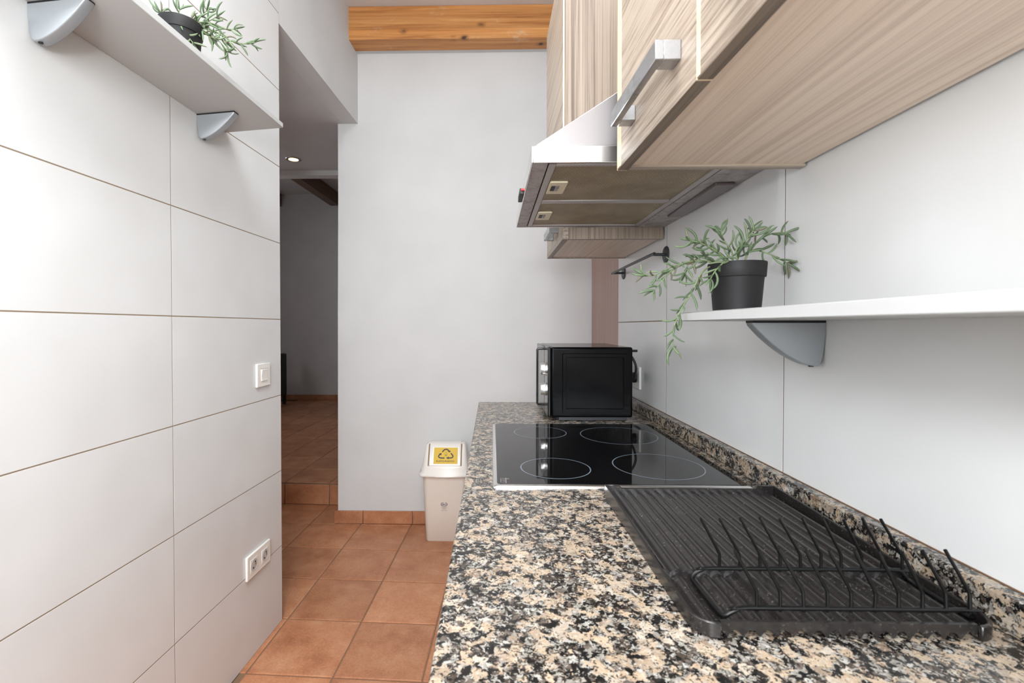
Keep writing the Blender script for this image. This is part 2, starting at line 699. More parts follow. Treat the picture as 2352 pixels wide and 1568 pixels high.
# raised hall floor, one step up
SZ = 0.148
SL = 3.135
floor2 = MB(fl).box(-4.4, -0.6, SL, 7.0, -0.05, SZ - 0.0035).build('floor', 'floor_grout', kind='structure')
for i in range(-8, 1):
    for j in range(0, 13):
        c, l = C0 + TP * (i + 0.5), SL + TL * (j + 0.5)
        p = fl((c, l, SZ))
        if p.x < -3.5 or p.y > 6.85:
            continue
        piece(tile0, 'floor_tile', p, floor2)
for i in range(-4, 1):
    a = C0 + TP * i + 0.0025
    MB(fl).box(a, a + TP - 0.005, SL - 0.009, SL - 0.001, 0.003, SZ - 0.010).build('riser_tile', 'floor_tile', floor2, bevel=0.002, seg=1)

# left wall: slab and tiles, each tile proud of the grout
wl = MB(lw).box(-0.10, -0.0004, -3.6, 0.008, 0.0, CZ).build('wall_left', 'grout', kind='structure')
wt0 = {}
for col in range(5):
    s1 = 0.008 - col * 0.6115
    s0 = s1 - 0.6090
    for row in range(10):
        z0 = row * PZ + 0.0015
        z1 = min((row + 1) * PZ - 0.0015, CZ)
        key = round(z1 - z0, 4)
        if key not in wt0:
            w2, d2, h2 = 0.0035, 0.6090 / 2, key / 2
            m = MB()
            m.loft([[(x, -d2 + i, -h2 + i), (x, d2 - i, -h2 + i), (x, d2 - i, h2 - i), (x, -d2 + i, h2 - i)] for x, i in ((-w2, 0), (w2 - 0.0003, 0), (w2, 0.0003))])
            o = m.build('wall_tile', 'tile', wl, origin=(0, 0, 0))
            o.rotation_euler = (0, 0, LANG)
            wt0[key] = o
            q = lw((-0.0035, (s0 + s1) / 2, (z0 + z1) / 2))
            o.location = q - WPOS[wl]
        else:
            piece(wt0[key], 'wall_tile', lw((-0.0035, (s0 + s1) / 2, (z0 + z1) / 2)), wl)
# plastered wall over the passage
MB(lw).box(-0.10, -0.002, 0.009, 0.972, 2.452, CZ).build('wall_bulkhead', 'plaster', kind='structure')

# back wall, its skirting tiles
MB().prism([(-0.953, 0.0), (0.72, 0.0), (0.72, CZ), (-0.944, CZ), (-0.944, 2.0), (-0.949, 1.3)], 'y', BY, BY + 0.12).build('wall_back', 'plaster', kind='structure')
bb = MB().box(-0.968, 0.60, BY - 0.004, BY - 0.0002, 0.0, 0.080).build('baseboard_back', 'floor_grout', kind='structure')
for x0, x1 in ((-0.974, -0.797), (-0.793, -0.492), (-0.488, -0.180), (-0.176, 0.132), (0.136, 0.44)):
    MB().box(x0, x1, BY - 0.013, BY - 0.003, 0.003, 0.082).build('skirting_tile', 'floor_tile', bb, bevel=0.002, seg=1)

# right wall: slab with the door recess, tiles
wr = MB().box(WX + 0.0004, 0.72, -1.75, 2.119, 0, CZ).box(0.64, 0.72, 2.119, BY - 0.001, 2.07, CZ).box(0.68, 0.72, 2.119, BY - 0.001, 0, 2.07)
wr = wr.build('wall_right', 'grout_dark', kind='structure')
MB().box(0.628, 0.6395, 2.119, BY - 0.001, 2.07, CZ).build('wall_right', 'plaster', kind='structure')
RW = 0.615
wt1 = {}
for col in range(6):
    y1 = 2.121 - (0.5855 if col else 0) - max(0, col - 1) * RW
    y0 = y1 - (0.5815 if col == 0 else RW - 0.0025)
    if y1 < -1.7:
        continue
    for row in range(10):
        z0 = max(row * PZ - 0.0109 + 0.0015, 0.0)
        z1 = min((row + 1) * PZ - 0.0109 - 0.0015, CZ)
        key = (round(y1 - y0, 4), round(z1 - z0, 4))
        q = Vector((WX + 0.0035, (y0 + y1) / 2, (z0 + z1) / 2))
        if key not in wt1:
            w2, d2, h2 = 0.0035, key[0] / 2, key[1] / 2
            m = MB()
            m.loft([[(x, -d2 + i, -h2 + i), (x, d2 - i, -h2 + i), (x, d2 - i, h2 - i), (x, -d2 + i, h2 - i)] for x, i in ((w2, 0), (-w2 + 0.0003, 0), (-w2, 0.0003))])
            o = m.build('wall_tile', 'tile', wr, origin=(0, 0, 0))
            o.location = q - WPOS[wr]
            wt1[key] = o
        else:
            piece(wt1[key], 'wall_tile', q, wr)
# brown door at the end of the right wall
d1 = MB().box(0.602, 0.64, 2.124, 2.878, 0.004, 2.065).build('door_1', 'brown_door', kind='structure', bevel=0.002)
MB().lathe([(0.008, -0.05), (0.008, 0.0), (0.024, 0.0), (0.024, 0.006)], (0.596, 2.21, 1.02), 16, 'x').build('door_handle', 'handle', d1, smooth=40)

# ceiling, rear wall with an unseen window added for the fill light, plaster ledge behind the beam
MB().box(-1.15, 0.72, -1.75, BY + 0.12, CZ, CZ + 0.1).build('ceiling', 'ceilpaint', kind='structure')
MB().box(-1.2, -0.80, -1.75, -1.62, 0, CZ).box(0.50, 0.72, -1.75, -1.62, 0, CZ).box(-0.80, 0.50, -1.75, -1.62, 0, 1.15).box(-0.80, 0.50, -1.75, -1.62, 2.6, CZ).build('wall_rear', 'plaster', kind='structure')
wf = MB().box(-0.80, -0.76, -1.70, -1.64, 1.15, 2.6).box(0.46, 0.50, -1.70, -1.64, 1.15, 2.6).box(-0.76, 0.46, -1.70, -1.64, 1.15, 1.19).box(-0.76, 0.46, -1.70, -1.64, 2.56, 2.6).build('added_window_1', 'white_plastic', kind='structure')
MB().box(-0.76, 0.46, -1.672, -1.668, 1.19, 2.56).build('pane', 'pane', wf)
MB().box(-0.834, 0.55, 2.852, BY - 0.0005, 2.874, CZ - 0.001).build('trim_1', 'plaster', kind='structure')

# the hall beyond the passage
qa, qb = lw((-0.1005, -0.10, 0)), lw((-0.1005, 0.972, 0))
MB().prism([(-3.75, 1.80), (qa.x, 1.80), (qb.x, qb.y), (-0.931, 2.90), (-0.931, 3.735), (-3.75, 3.735)], 'z', 2.452, 2.56).build('ceiling', 'hallpaint', kind='structure')
MB().box(-3.75, -0.80, 3.736, 3.82, 2.413, 3.20).build('trim_2', 'hallpaint', kind='structure')
MB().box(-3.75, -0.80, 3.821, 6.93, 3.13, 3.24).build('ceiling', 'hallpaint', kind='structure')
MB().box(-3.75, -0.80, 6.82, 6.93, SZ, 3.13).build('wall_hall_far', 'hallpaint', kind='structure')
MB().box(-3.86, -3.751, 1.70, 6.93, 0, 3.24).build('wall_hall_left', 'hallpaint', kind='structure')
MB().box(-0.93, -0.82, BY + 0.121, 6.819, 0, 3.129).build('wall_hall_right', 'hallpaint', kind='structure')
MB().box(-3.75, -0.99, 1.68, 1.799, 0, 2.56).build('wall_hall_near', 'hallpaint', kind='structure')
hb = MB().box(-3.5, -1.2, 6.814, 6.8195, SZ, SZ + 0.075).build('baseboard_hall', 'floor_grout', kind='structure')
for k in range(7):
    a = -3.48 + TP * k
    MB().box(a, a + TP - 0.004, 6.806, 6.815, SZ + 0.002, SZ + 0.076).build('skirting_tile', 'floor_tile', hb)

# ------------------------------------------------------------------ beams and the hall's things
MB().box(-0.8345, 0.555, 2.735, 2.851, 2.870, CZ - 0.0005).build('wooden_beam', 'pine', label='varnished knotty pine ceiling beam above the white back wall', cat='beam', bevel=0.003)
for c0, c1, lab in ((-2.62, -2.50, 'dark timber beam slanting across the dim hall ceiling'), (-3.47, -3.35, 'dark timber beam end high at the left of the dim hall')):
    MB(fl).box(c0, c1, 3.95, 6.66, 2.95, 3.129).build('timber_beam', 'darkbeam', label=lab, cat='beam', group='timber beams in the hall')

sp = thing('recessed_spotlight', (-1.471, 3.483, 2.452), 'small lit recessed spotlight in the hall ceiling', 'spotlight')
MB().lathe([(0.038, -0.004), (0.052, -0.004), (0.056, -0.0005)], (-1.471, 3.483, 2.452), 28).build('trim_ring', 'handle', sp, smooth=40)
MB().lathe([(0.0001, -0.0065), (0.030, -0.006), (0.036, -0.0042)], (-1.471, 3.483, 2.452), 24).build('bulb', 'spot', sp, smooth=40)
light('recessed_spotlight_light', 'SPOT', (-1.471, 3.483, 2.43), 0.8, (1.0, 0.8, 0.55), radius=0.03)
bpy.data.lights['recessed_spotlight_light'].spot_size = R(110)

ch = thing('dining_chair', (-3.08, 6.25, SZ), 'black high-backed chair at the edge of the dark hall', 'chair')
MB().box(-3.30, -2.87, 6.06, 6.46, SZ + 0.40, SZ + 0.47).build('seat', 'chair', ch, bevel=0.02)
MB().box(-2.90, -2.835, 6.06, 6.46, SZ + 0.12, SZ + 0.70).build('backrest', 'chair', ch, bevel=0.015)
for sx in (-3.27, -2.862):
    for sy in (6.09, 6.43):
        MB().box(sx - 0.018, sx + 0.018, sy - 0.018, sy + 0.018, SZ, SZ + 0.41).build('leg', 'chair', ch)

# ------------------------------------------------------------------ worktop and base units
WZ = 0.895
wt = thing('granite_worktop', (0.25, 0.5, WZ - 0.03), 'speckled beige and black granite worktop running along the right wall', 'worktop')
MB().box(-0.058, WX - 0.001, -1.0, 2.004, WZ - 0.03, WZ).build('slab', 'granite', wt, bevel=0.003)
us = thing('granite_upstand', (0.55, 0.5, WZ), 'low strip of speckled granite standing on the worktop against the right tiles', 'upstand')
MB().box(0.539, WX - 0.0008, -1.0, 2.004, WZ, 0.9325).build('strip', 'granite', us, bevel=0.003)
MB().box(WX - 0.0024, WX - 0.0002, -1.0, 2.004, 0.9325, 0.9334).build('sealant_bead', 'sealant', us)

for y0, y1, n, lab in ((-1.0, 0.20, 2, 'base cabinet under the worktop nearest the camera'), (0.20, 0.86, 1, 'base cabinet under the black dish drainer'), (0.86, 2.0, 2, 'base cabinet under the hob and the microwave')):
    bc = thing('base_cabinet', (0.27, (y0 + y1) / 2, 0), lab, 'cabinet', 'base cabinets under the worktop')
    MB().box(0.005, WX - 0.003, y0 + 0.002, y1 - 0.002, 0.10, WZ - 0.031).build('body', 'wood_z', bc)
    MB().box(0.06, WX - 0.05, y0 + 0.002, y1 - 0.002, 0.001, 0.099).build('plinth', 'black', bc)
    w = (y1 - y0) / n
    for k in range(n):
        d = MB().box(-0.014, 0.004, y0 + k * w + 0.003, y0 + (k + 1) * w - 0.003, 0.105, WZ - 0.045).build('door', 'wood_y', bc, bevel=0.0015)
        ym = y0 + (k + 0.5) * w
        MB().box(-0.045, -0.034, ym - 0.1, ym + 0.1, 0.79, 0.815).box(-0.034, -0.0145, ym - 0.1, ym - 0.075, 0.79, 0.815).box(-0.034, -0.0145, ym + 0.075, ym + 0.1, 0.79, 0.815).build('handle', 'handle', d)

# ------------------------------------------------------------------ hob
hob = thing('ceramic_hob', (0.2575, 1.2325, WZ), 'black four-ring ceramic hob with steel frame set into the granite', 'hob')


def rrect(x0, x1, y0, y1, r, n=5):
    pts = []
    for cx, cy, a0 in ((x1 - r, y1 - r, 0), (x0 + r, y1 - r, 90), (x0 + r, y0 + r, 180), (x1 - r, y0 + r, 270)):
        for k in range(n + 1):
            a = R(a0 + 90 * k / n)
            pts.append((cx + r * math.cos(a), cy + r * math.sin(a)))
    return pts


MB().loft([[(x, y, z) for x, y in rrect(0.0 + i, 0.516 - i, 0.931 + i, 1.534 - i, 0.008)] for z, i in ((WZ, 0.0), (WZ + 0.003, 0.0005), (WZ + 0.0052, 0.004))]).build('frame', 'steel', hob, smooth=50)
glass = MB().loft([[(x, y, z) for x, y in rrect(0.0095, 0.508, 0.9405, 1.526, 0.010)] for z in (WZ + 0.0045, WZ + 0.0060)]).build('glass', 'glass_black', hob)


def annulus(mb, cx, cy, z, r0, r1, n=64, a0=0.0, a1=360.0):
    vs_, fs = [], []
    full = abs(a1 - a0) >= 360
    cnt = n if full else n + 1
    for k in range(cnt):
        a = R(a0 + (a1 - a0) * k / n)
        for r in (r0, r1):
            vs_.append((cx + r * math.cos(a), cy + r * math.sin(a), z))
    for k in range(n):
        k2 = (k + 1) % cnt
        fs.append((2 * k, 2 * k + 1, 2 * k2 + 1, 2 * k2))
    return mb.add(vs_, fs)


for cx, cy, r in ((0.140, 1.049, 0.0765), (0.3725, 1.069, 0.098), (0.1415, 1.4015, 0.0765), (0.364, 1.3685, 0.1075)):
    annulus(MB(), cx, cy, WZ + 0.00615, r - 0.0011, r + 0.0011).build('cooking_ring', 'ring', glass)
mk = MB()
zq = WZ + 0.00615
for x0, x1, y0, y1 in ((0.0165, 0.0178, 0.948, 0.975), (0.0235, 0.0245, 0.948, 0.975), (0.0165, 0.0245, 0.948, 0.950), (0.0165, 0.0245, 0.960, 0.962), (0.0165, 0.0245, 0.972, 0.974), (0.0265, 0.0285, 0.944, 0.977), (0.0285, 0.0340, 0.969, 0.973)):
    mk.add([(x0, y0, zq), (x1, y0, zq), (x1, y1, zq), (x0, y1, zq)], [(0, 1, 2, 3)])
mk.build('printed_mark', 'grey_ink', glass)

# ------------------------------------------------------------------ range hood and its wooden cover
HB = 1.5386
hd = thing('range_hood', (0.32, 1.2465, HB), 'stainless steel wedge range hood with two greasy mesh filters over the hob', 'range hood')
HY0, HY1 = 0.940, 1.553
RT = 1.5715
MB().prism([(0.082, RT), (WX - 0.002, RT), (WX - 0.002, RT + 0.645 * 0.478)], 'y', HY0 + 0.0015, HY1 - 0.0015).build('body', 'steel_side', hd, bevel=0.002)
MB().box(0.0775, 0.0805, HY0, HY1, HB, RT).box(0.0805, WX - 0.002, HY0, HY0 + 0.003, HB, RT).box(0.0805, WX - 0.002, HY1 - 0.003, HY1, HB, RT).build('rim', 'steel', hd, bevel=0.0008, seg=1)
MB().box(0.0808, 0.1105, HY0 + 0.0032, HY1 - 0.0032, HB + 0.0004, HB + 0.004).build('front_strip', 'steel_dirty', hd)
MB().box(0.474, WX - 0.0022, HY0 + 0.0032, HY1 - 0.0032, HB + 0.0004, HB + 0.004).build('rear_strip', 'steel_dirty', hd)
MB().box(0.0808, WX - 0.0022, HY0 + 0.0032, HY1 - 0.0032, HB + 0.014, HB + 0.016).build('inner_plate', 'black', hd)
for f0, f1 in ((0.957, 1.2455), (1.2475, 1.5415)):
    fm = MB().box(0.128, 0.459, f0 + 0.012, f1 - 0.012, HB + 0.0045, HB + 0.012).build('filter', 'filter', hd)
    for a, b in ((0.114, 0.128), (0.459, 0.4725)):
        MB().box(a, b, f0, f1, HB + 0.001, HB + 0.010).build('filter_frame', 'alu', fm, bevel=0.001, seg=1)
    for a, b in ((f0, f0 + 0.012), (f1 - 0.012, f1)):
        MB().box(0.128, 0.459, a, b, HB + 0.001, HB + 0.010).build('filter_frame', 'alu', fm, bevel=0.003)
    yc = f0 + 0.157 if f0 < 1.1 else f0 + 0.148
    ltx = MB().prism(rrect(0.130, 0.171, yc - 0.044, yc + 0.047, 0.004), 'z', HB - 0.0005, HB + 0.0042).build('latch', 'cream', fm, label='yellowed cream filter latch', bevel=0.001, seg=1)
    hole = MB().prism(rrect(0.136, 0.1545, yc - 0.020, yc + 0.020, 0.003), 'z', HB - 0.0009, HB - 0.0004).build('latch_opening', 'black', fm)
    MB().prism(rrect(0.1455, 0.1542, yc - 0.0195, yc + 0.0195, 0.002), 'z', HB - 0.0014, HB - 0.0008).build('latch_catch', 'steel_dirty', fm)
MB().prism([(0.500, 1.075), (0.543, 1.072), (0.552, 1.09), (0.552, 1.385), (0.511, 1.395)], 'z', HB - 0.006, HB + 0.001).build('lamp_lens', 'lens', hd, label='smoked plastic lamp lens', bevel=0.003)
sw = MB().box(0.068, 0.0774, 1.182, 1.262, HB + 0.006, HB + 0.0205).build('switch', 'black', hd, bevel=0.001, seg=1)
MB().lathe([(0.0001, -0.003), (0.0022, -0.0022), (0.0027, 0.0), (0.0027, 0.004)], (0.0735, 1.177, HB + 0.0155), 12, 'x').build('indicator', 'red', hd, label='red indicator light', smooth=50)

cv = thing('hood_cover', (0.36, 1.25, 1.63), 'tall taupe wood-effect box boarding in the hood chimney', 'chimney cover')
CT = 2.067
zsl = lambda x: RT + 0.645 * (x - 0.082) + 0.002
MB().prism([(0.163, zsl(0.163)), (WX - 0.002, zsl(WX - 0.002)), (WX - 0.002, CT), (0.163, CT)], 'y', 1.090, 1.106).build('side_panel', 'wood_z', cv)
MB().prism([(0.163, zsl(0.163)), (WX - 0.002, zsl(WX - 0.002)), (WX - 0.002, CT), (0.163, CT)], 'y', 1.394, 1.410).build('side_panel', 'wood_z', cv)
MB().box(0.1605, 0.1629, 1.089, 1.411, zsl(0.163), CT).build('front_panel', 'wood_y', cv)
MB().box(0.1612, 0.1640, 1.0882, 1.0899, zsl(0.163), CT).build('edge_band', 'wood_edge', cv)
MB().box(0.163, WX - 0.002, 1.1062, 1.3938, CT - 0.016, CT).build('top_panel', 'wood_x', cv)


# ------------------------------------------------------------------ wall cabinets
def bar_handle(parent, x, y0, y1, z0, xf=None):
    """square bar pull along y, standing off the door whose face is at x"""
    MB(xf).box(x - 0.033, x - 0.022, y0, y1, z0, z0 + 0.0245).box(x - 0.022, x - 0.0002, y0, y0 + 0.026, z0, z0 + 0.0245).box(x - 0.022, x - 0.0002, y1 - 0.026, y1, z0, z0 + 0.0245).build('handle', 'handle_worn', parent, label='satin metal bar handle', bevel=0.0008, seg=1)


CB = 1.501


def skew(p):                              # the near cabinet stands very slightly askew to the wall
    w = max(0.0, (WX - p[0]) / (WX - 0.229))
    return Vector((p[0] + 0.0253 * (0.876 - p[1]) * w, p[1], p[2]))


wc = thing('wall_cabinet', (0.39, 0.3, CB), 'long taupe wood-effect wall cabinet with bar handles nearest the camera', 'cabinet')
NY0, NY1 = -0.42, 0.873
cx0 = 0.2485
MB(skew).box(cx0, WX - 0.004, NY1 - 0.016, NY1, CB, CT).build('side_panel', 'wood_x', wc)
MB(skew).box(cx0, WX - 0.004, NY0, NY0 + 0.016, CB, CT).build('side_panel', 'wood_x', wc)
MB(skew).box(cx0, WX - 0.008, NY0 + 0.0162, NY1 - 0.0162, CB + 0.0045, CB + 0.0205).build('bottom_panel', 'wood_board', wc)
MB(skew).box(cx0, WX - 0.004, NY0 + 0.0162, NY1 - 0.0162, CT - 0.016, CT).build('top_panel', 'wood_board', wc)
MB(skew).box(WX - 0.0075, WX - 0.004, NY0 + 0.0162, NY1 - 0.0162, CB + 0.021, CT - 0.0165).build('back_panel', 'wood_board', wc)
for y0, y1 in ((0.5595, 0.875), (0.235, 0.5565), (-0.09, 0.232), (-0.415, -0.093)):
    dr = MB(skew).box(0.229, 0.2475, y0, y1, CB + 0.0012, CT).build('door', 'wood_y', wc, bevel=0.0006, seg=1)
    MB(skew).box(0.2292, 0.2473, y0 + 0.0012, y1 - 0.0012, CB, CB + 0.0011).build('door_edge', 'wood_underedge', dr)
    MB(skew).box(0.2295, 0.2470, y0 - 0.0012, y0 - 0.0001, CB, CT).build('edge_band', 'wood_edge', dr)
    MB(skew).box(0.2288, 0.2470, y1 + 0.0001, y1 + 0.0012, CB, CT).build('edge_band', 'wood_edge', dr)
    MB(skew).box(0.2286, 0.2291, y1 - (0.023 if y1 > 0.8 else 0.008), y1, CB + 0.002, CT - 0.001).build('edge_band', 'wood_edge', dr)
    bar_handle(dr, 0.229, y0 + 0.0405, y0 + 0.241, 1.5495, skew)

fc = thing('wall_cabinet', (0.39, 1.775, CB), 'narrow taupe wood-effect wall cabinet beyond the range hood', 'cabinet')
FY0, FY1 = 1.556, 2.006
MB().box(0.2495, WX - 0.004, FY0, FY0 + 0.016, CB, CT).build('side_panel', 'wood_z', fc)
MB().box(0.2495, WX - 0.004, FY1 - 0.016, FY1, CB, CT).build('side_panel', 'wood_z', fc)
MB().box(0.2495, WX - 0.010, FY0 + 0.0162, FY1 - 0.0162, CB + 0.004, CB + 0.020).build('bottom_panel', 'wood_board', fc)
MB().box(0.2495, WX - 0.004, FY0 + 0.0162, FY1 - 0.0162, CT - 0.016, CT).build('top_panel', 'wood_board', fc)
dr = MB().box(0.231, 0.2490, FY0 + 0.001, FY1 - 0.001, CB + 0.0012, CT).build('door', 'wood_y', fc, bevel=0.0006, seg=1)
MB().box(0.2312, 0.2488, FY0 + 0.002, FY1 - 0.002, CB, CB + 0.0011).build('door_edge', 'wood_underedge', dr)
bar_handle(dr, 0.231, 1.662, 1.83, 1.5435)


# ------------------------------------------------------------------ shelves on pelican brackets
BPROF = [(0.0, 0.0), (0.123, 0.0), (0.1215, -0.004), (0.112, -0.0145), (0.103, -0.0240), (0.090, -0.0355), (0.077, -0.0460), (0.064, -0.0550), (0.052, -0.0620), (0.040, -0.0675),
         (0.030, -0.0710), (0.020, -0.0730), (0.012, -0.0735), (0.007, -0.0690), (0.004, -0.0580), (0.002, -0.0420), (0.0005, -0.0200)]


def bracket(parent, xf, s, ztop, mat, scale=1.0):
    """xf maps (out of wall, along wall, up) to world"""
    w = 0.0115
    prof = [(u * scale, z * scale) for u, z in BPROF]
    rings = []
    cu, cz_ = 0.045 * scale, -0.028 * scale
    for t, k in ((-w, 0.95), (-w * 0.93, 0.982), (-w * 0.75, 1.0), (w * 0.75, 1.0), (w * 0.93, 0.982), (w, 0.95)):
        ring = []
        for u, z in prof:
            uu = u if u < 0.0006 else cu + (u - cu) * k
            zz = z if z > -0.0001 else cz_ + (z - cz_) * k
            if z > -0.0001:
                zz = 0.0
            ring.append((max(uu, 0.0003), s + t, ztop - 0.0042 + zz))
        rings.append(ring)
    b = MB(xf).loft(rings).build('bracket', mat, parent, label='silver pelican shelf bracket', smooth=45)
    MB(xf).box(0.0003, 0.122 * scale, s - w, s + w, ztop - 0.0041, ztop - 0.0003).build('rubber_pad', 'black', b)
    MB(xf).lathe([(0.0001, 0.0), (0.0042, 0.0002), (0.0042, 0.004)], (0.019 * scale, s - 0.003, ztop - 0.0042 - 0.0748 * scale), 12).build('screw', 'black', b)
    return b


def lwt(p):                               # the left shelf tips up a little towards its front
    return lw((p[0], p[1], p[2] + 0.05 * p[0]))


Ls = thing('wall_shelf', tuple(lw((0.1, -0.73, 1.866))), 'white shelf high on the left tiled wall holding a potted plant', 'shelf')
MB(lwt).box(0.0005, 0.200, -1.118, -0.352, 1.8595, 1.8755).build('board', 'shelf', Ls, bevel=0.0012, seg=1)
bracket(Ls, lwt, -0.481, 1.8595, 'bracket', 0.97)
bracket(Ls, lwt, -0.977, 1.8595, 'bracket', 1.0)


def rwf(p):                               # (out of right wall, y, z)
    return Vector((WX - p[0], p[1], p[2]))


Rs = thing('wall_shelf', (0.462, 0.55, 1.225), 'white shelf low on the right tiled wall above the dish drainer', 'shelf')
MB(rwf).box(0.0005, 0.200, 0.165, 0.932, 1.2253, 1.2412).build('board', 'shelf', Rs, bevel=0.0012, seg=1)
bracket(Rs, rwf, 0.818, 1.2253, 'bracket', 1.0)
bracket(Rs, rwf, 0.290, 1.2253, 'bracket', 1.0)


# ------------------------------------------------------------------ potted plants
def leaf_mesh(name, curve, length, rad):
    """one curved fleshy leaf growing along +x and bending towards +z"""
    path, rads = [], []
    n = 7
    x = z = 0.0
    ang = -curve * 0.35
    for i in range(n):
        t = i / (n - 1)
        path.append((x, 0, z))
        rads.append(rad * (0.32 + 0.68 * math.sin(math.pi * min(1.0, 0.18 + t * 0.62))) * (1.0 if t < 0.8 else 1.0 - (t - 0.8) * 3.6))
        ang += curve / (n - 1)
        x += math.cos(ang) * length / (n - 1)
        z += math.sin(ang) * length / (n - 1)
    o = MB().tube(path, rads, 6).build(name, 'leaf', origin=(0, 0, 0), smooth=70)
    me = o.data
    bpy.data.objects.remove(o)
    return me


LEAVES = [leaf_mesh('leaf', c, l, 0.0023) for c, l in ((0.6, 0.034), (1.1, 0.036), (1.6, 0.038), (-0.4, 0.030), (0.9, 0.028))]


def smooth_path(pts, n=5):
    pts = [Vector(p) for p in pts]
    out = []
    for i in range(len(pts) - 1):
        p0 = pts[max(i - 1, 0)]
        p1, p2 = pts[i], pts[i + 1]
        p3 = pts[min(i + 2, len(pts) - 1)]
        for k in range(n):
            t = k / n
            out.append(0.5 * ((2 * p1) + (p2 - p0) * t + (2 * p0 - 5 * p1 + 4 * p2 - p3) * t * t + (3 * p1 - p0 - 3 * p2 + p3) * t ** 3))
    out.append(pts[-1])
    return out


def plant(loc, stems, label, seed, scale=1.0, lo=0.22, gap=0.0092):
    rr = random.Random(seed)
    t = thing('potted_plant', loc, label, 'plant')
    c = Vector(loc)
    MB().lathe([(r * 0.955, h) for r, h in [(0.040, 0.0), (0.0425, 0.0008), (0.0478, 0.064), (0.0482, 0.0655), (0.0508, 0.066), (0.0512, 0.0668), (0.0530, 0.0915), (0.0526, 0.0930), (0.0510, 0.0930), (0.0495, 0.076), (0.0494, 0.072)]], c, 40).build('pot', 'pot', t, smooth=35)
    MB().lathe([(0.0462, 0.070), (0.0463, 0.078), (0.0001, 0.081)], c, 24).build('soil', 'soil', t, smooth=40)
    for pts in stems:
        path = smooth_path([c + Vector(p) for p in pts], 5)
        st = MB().tube(path, [0.0016 - 0.0007 * i / len(path) for i in range(len(path))], 6).build('stem', 'stem', t, smooth=60)
        # walk along the stem, setting alternate leaves and a tuft at the tip
        L = [0.0]
        for i in range(1, len(path)):
            L.append(L[-1] + (path[i] - path[i - 1]).length)
        s = L[-1] * lo
        side = rr.random() * 6.28
        spots = []
        while s < L[-1] - 0.003:
            spots.append((s, side, 1.0))
            side += 2.3 + rr.uniform(-0.5, 0.5)
            s += gap * rr.uniform(0.55, 1.15)
        for k in range(4):
            spots.append((L[-1] - 0.001, side + k * 1.57 + rr.uniform(-0.3, 0.3), 0.75))
        for s, ang, open_ in spots:
            i = max(k for k in range(len(L)) if L[k] <= s)
            i = min(i, len(path) - 2)
            f = (s - L[i]) / max(L[i + 1] - L[i], 1e-6)
            p = path[i].lerp(path[i + 1], f)
            tan = (path[i + 1] - path[i]).normalized()
            a = tan.orthogonal().normalized()
            b = tan.cross(a)
            rad = a * math.cos(ang) + b * math.sin(ang)
            d = (tan * rr.uniform(0.45, 0.85) + rad * open_ * rr.uniform(0.7, 1.0)).normalized()
            zax = (tan - d * tan.dot(d)).normalized()
            if rr.random() < 0.3:
                zax = -zax
            yax = zax.cross(d)
            k = rr.uniform(0.75, 1.12) * scale
            m3 = Matrix((d * k, yax * k, zax * k)).transposed().to_4x4()
            o = bpy.data.objects.new('leaf', rr.choice(LEAVES))
            C.objects.link(o)
            o.parent = st
            m3.translation = p - WPOS[st]
            o.matrix_local = m3
    return t


K = 0.000834                              # metres per unit of the stem sketch below


def sk(pts, k=K):
    """stem sketch: (right, down) offsets of the pot rim centre, plus depth in metres"""
    return [(x * k, d, 0.088 - y * k) for x, y, d in pts]


stems_r = [
    sk([(-40, 5, 0.0), (-62, 2, 0.0), (-88, 22, -0.01), (-108, 62, -0.012), (-128, 92, -0.014), (-142, 120, -0.016), (-150, 150, -0.016), (-149, 184, -0.016)]),
    sk([(-30, 5, 0.01), (-62, -14, 0.012), (-112, -10, 0.012), (-150, 4, 0.01), (-186, 20, 0.008), (-206, 18, 0.006)]),
    sk([(-112, -8, 0.012), (-140, 8, 0.014), (-166, 36, 0.016), (-180, 54, 0.016)]),
    sk([(-20, 5, -0.01), (-40, -22, -0.012), (-76, -44, -0.014), (-112, -56, -0.014)]),
    sk([(-10, 5, 0.0), (-8, -30, 0.004), (-26, -62, 0.008), (-30, -82, 0.01)]),
    sk([(0, 5, 0.01), (16, -36, 0.012), (32, -66, 0.016), (42, -86, 0.018)]),
    sk([(8, 5, -0.01), (24, -40, -0.012), (58, -66, -0.014), (88, -72, -0.016), (98, -70, -0.016)]),
    sk([(14, 5, 0.0), (26, -34, -0.006), (62, -26, -0.012), (88, -12, -0.014), (104, -4, -0.014)]),
    sk([(-14, 5, 0.02), (-50, -18, 0.022), (-86, -24, 0.02), (-104, -2, 0.016), (-110, 16, 0.014)]),
    sk([(-6, 5, -0.02), (-18, -30, -0.026), (2, -54, -0.03), (18, -74, -0.03)]),
    sk([(-24, 5, -0.02), (-40, -8, -0.03), (-66, 14, -0.034), (-78, 34, -0.034)]),
    sk([(4, 5, 0.02), (-8, -24, 0.028), (-36, -40, 0.03), (-58, -58, 0.03)]),
]
plant((0.4625, 0.905, 1.2413), stems_r, 'trailing green succulent in a black pot on the right shelf, stems hanging over its edge', 11, 0.95)

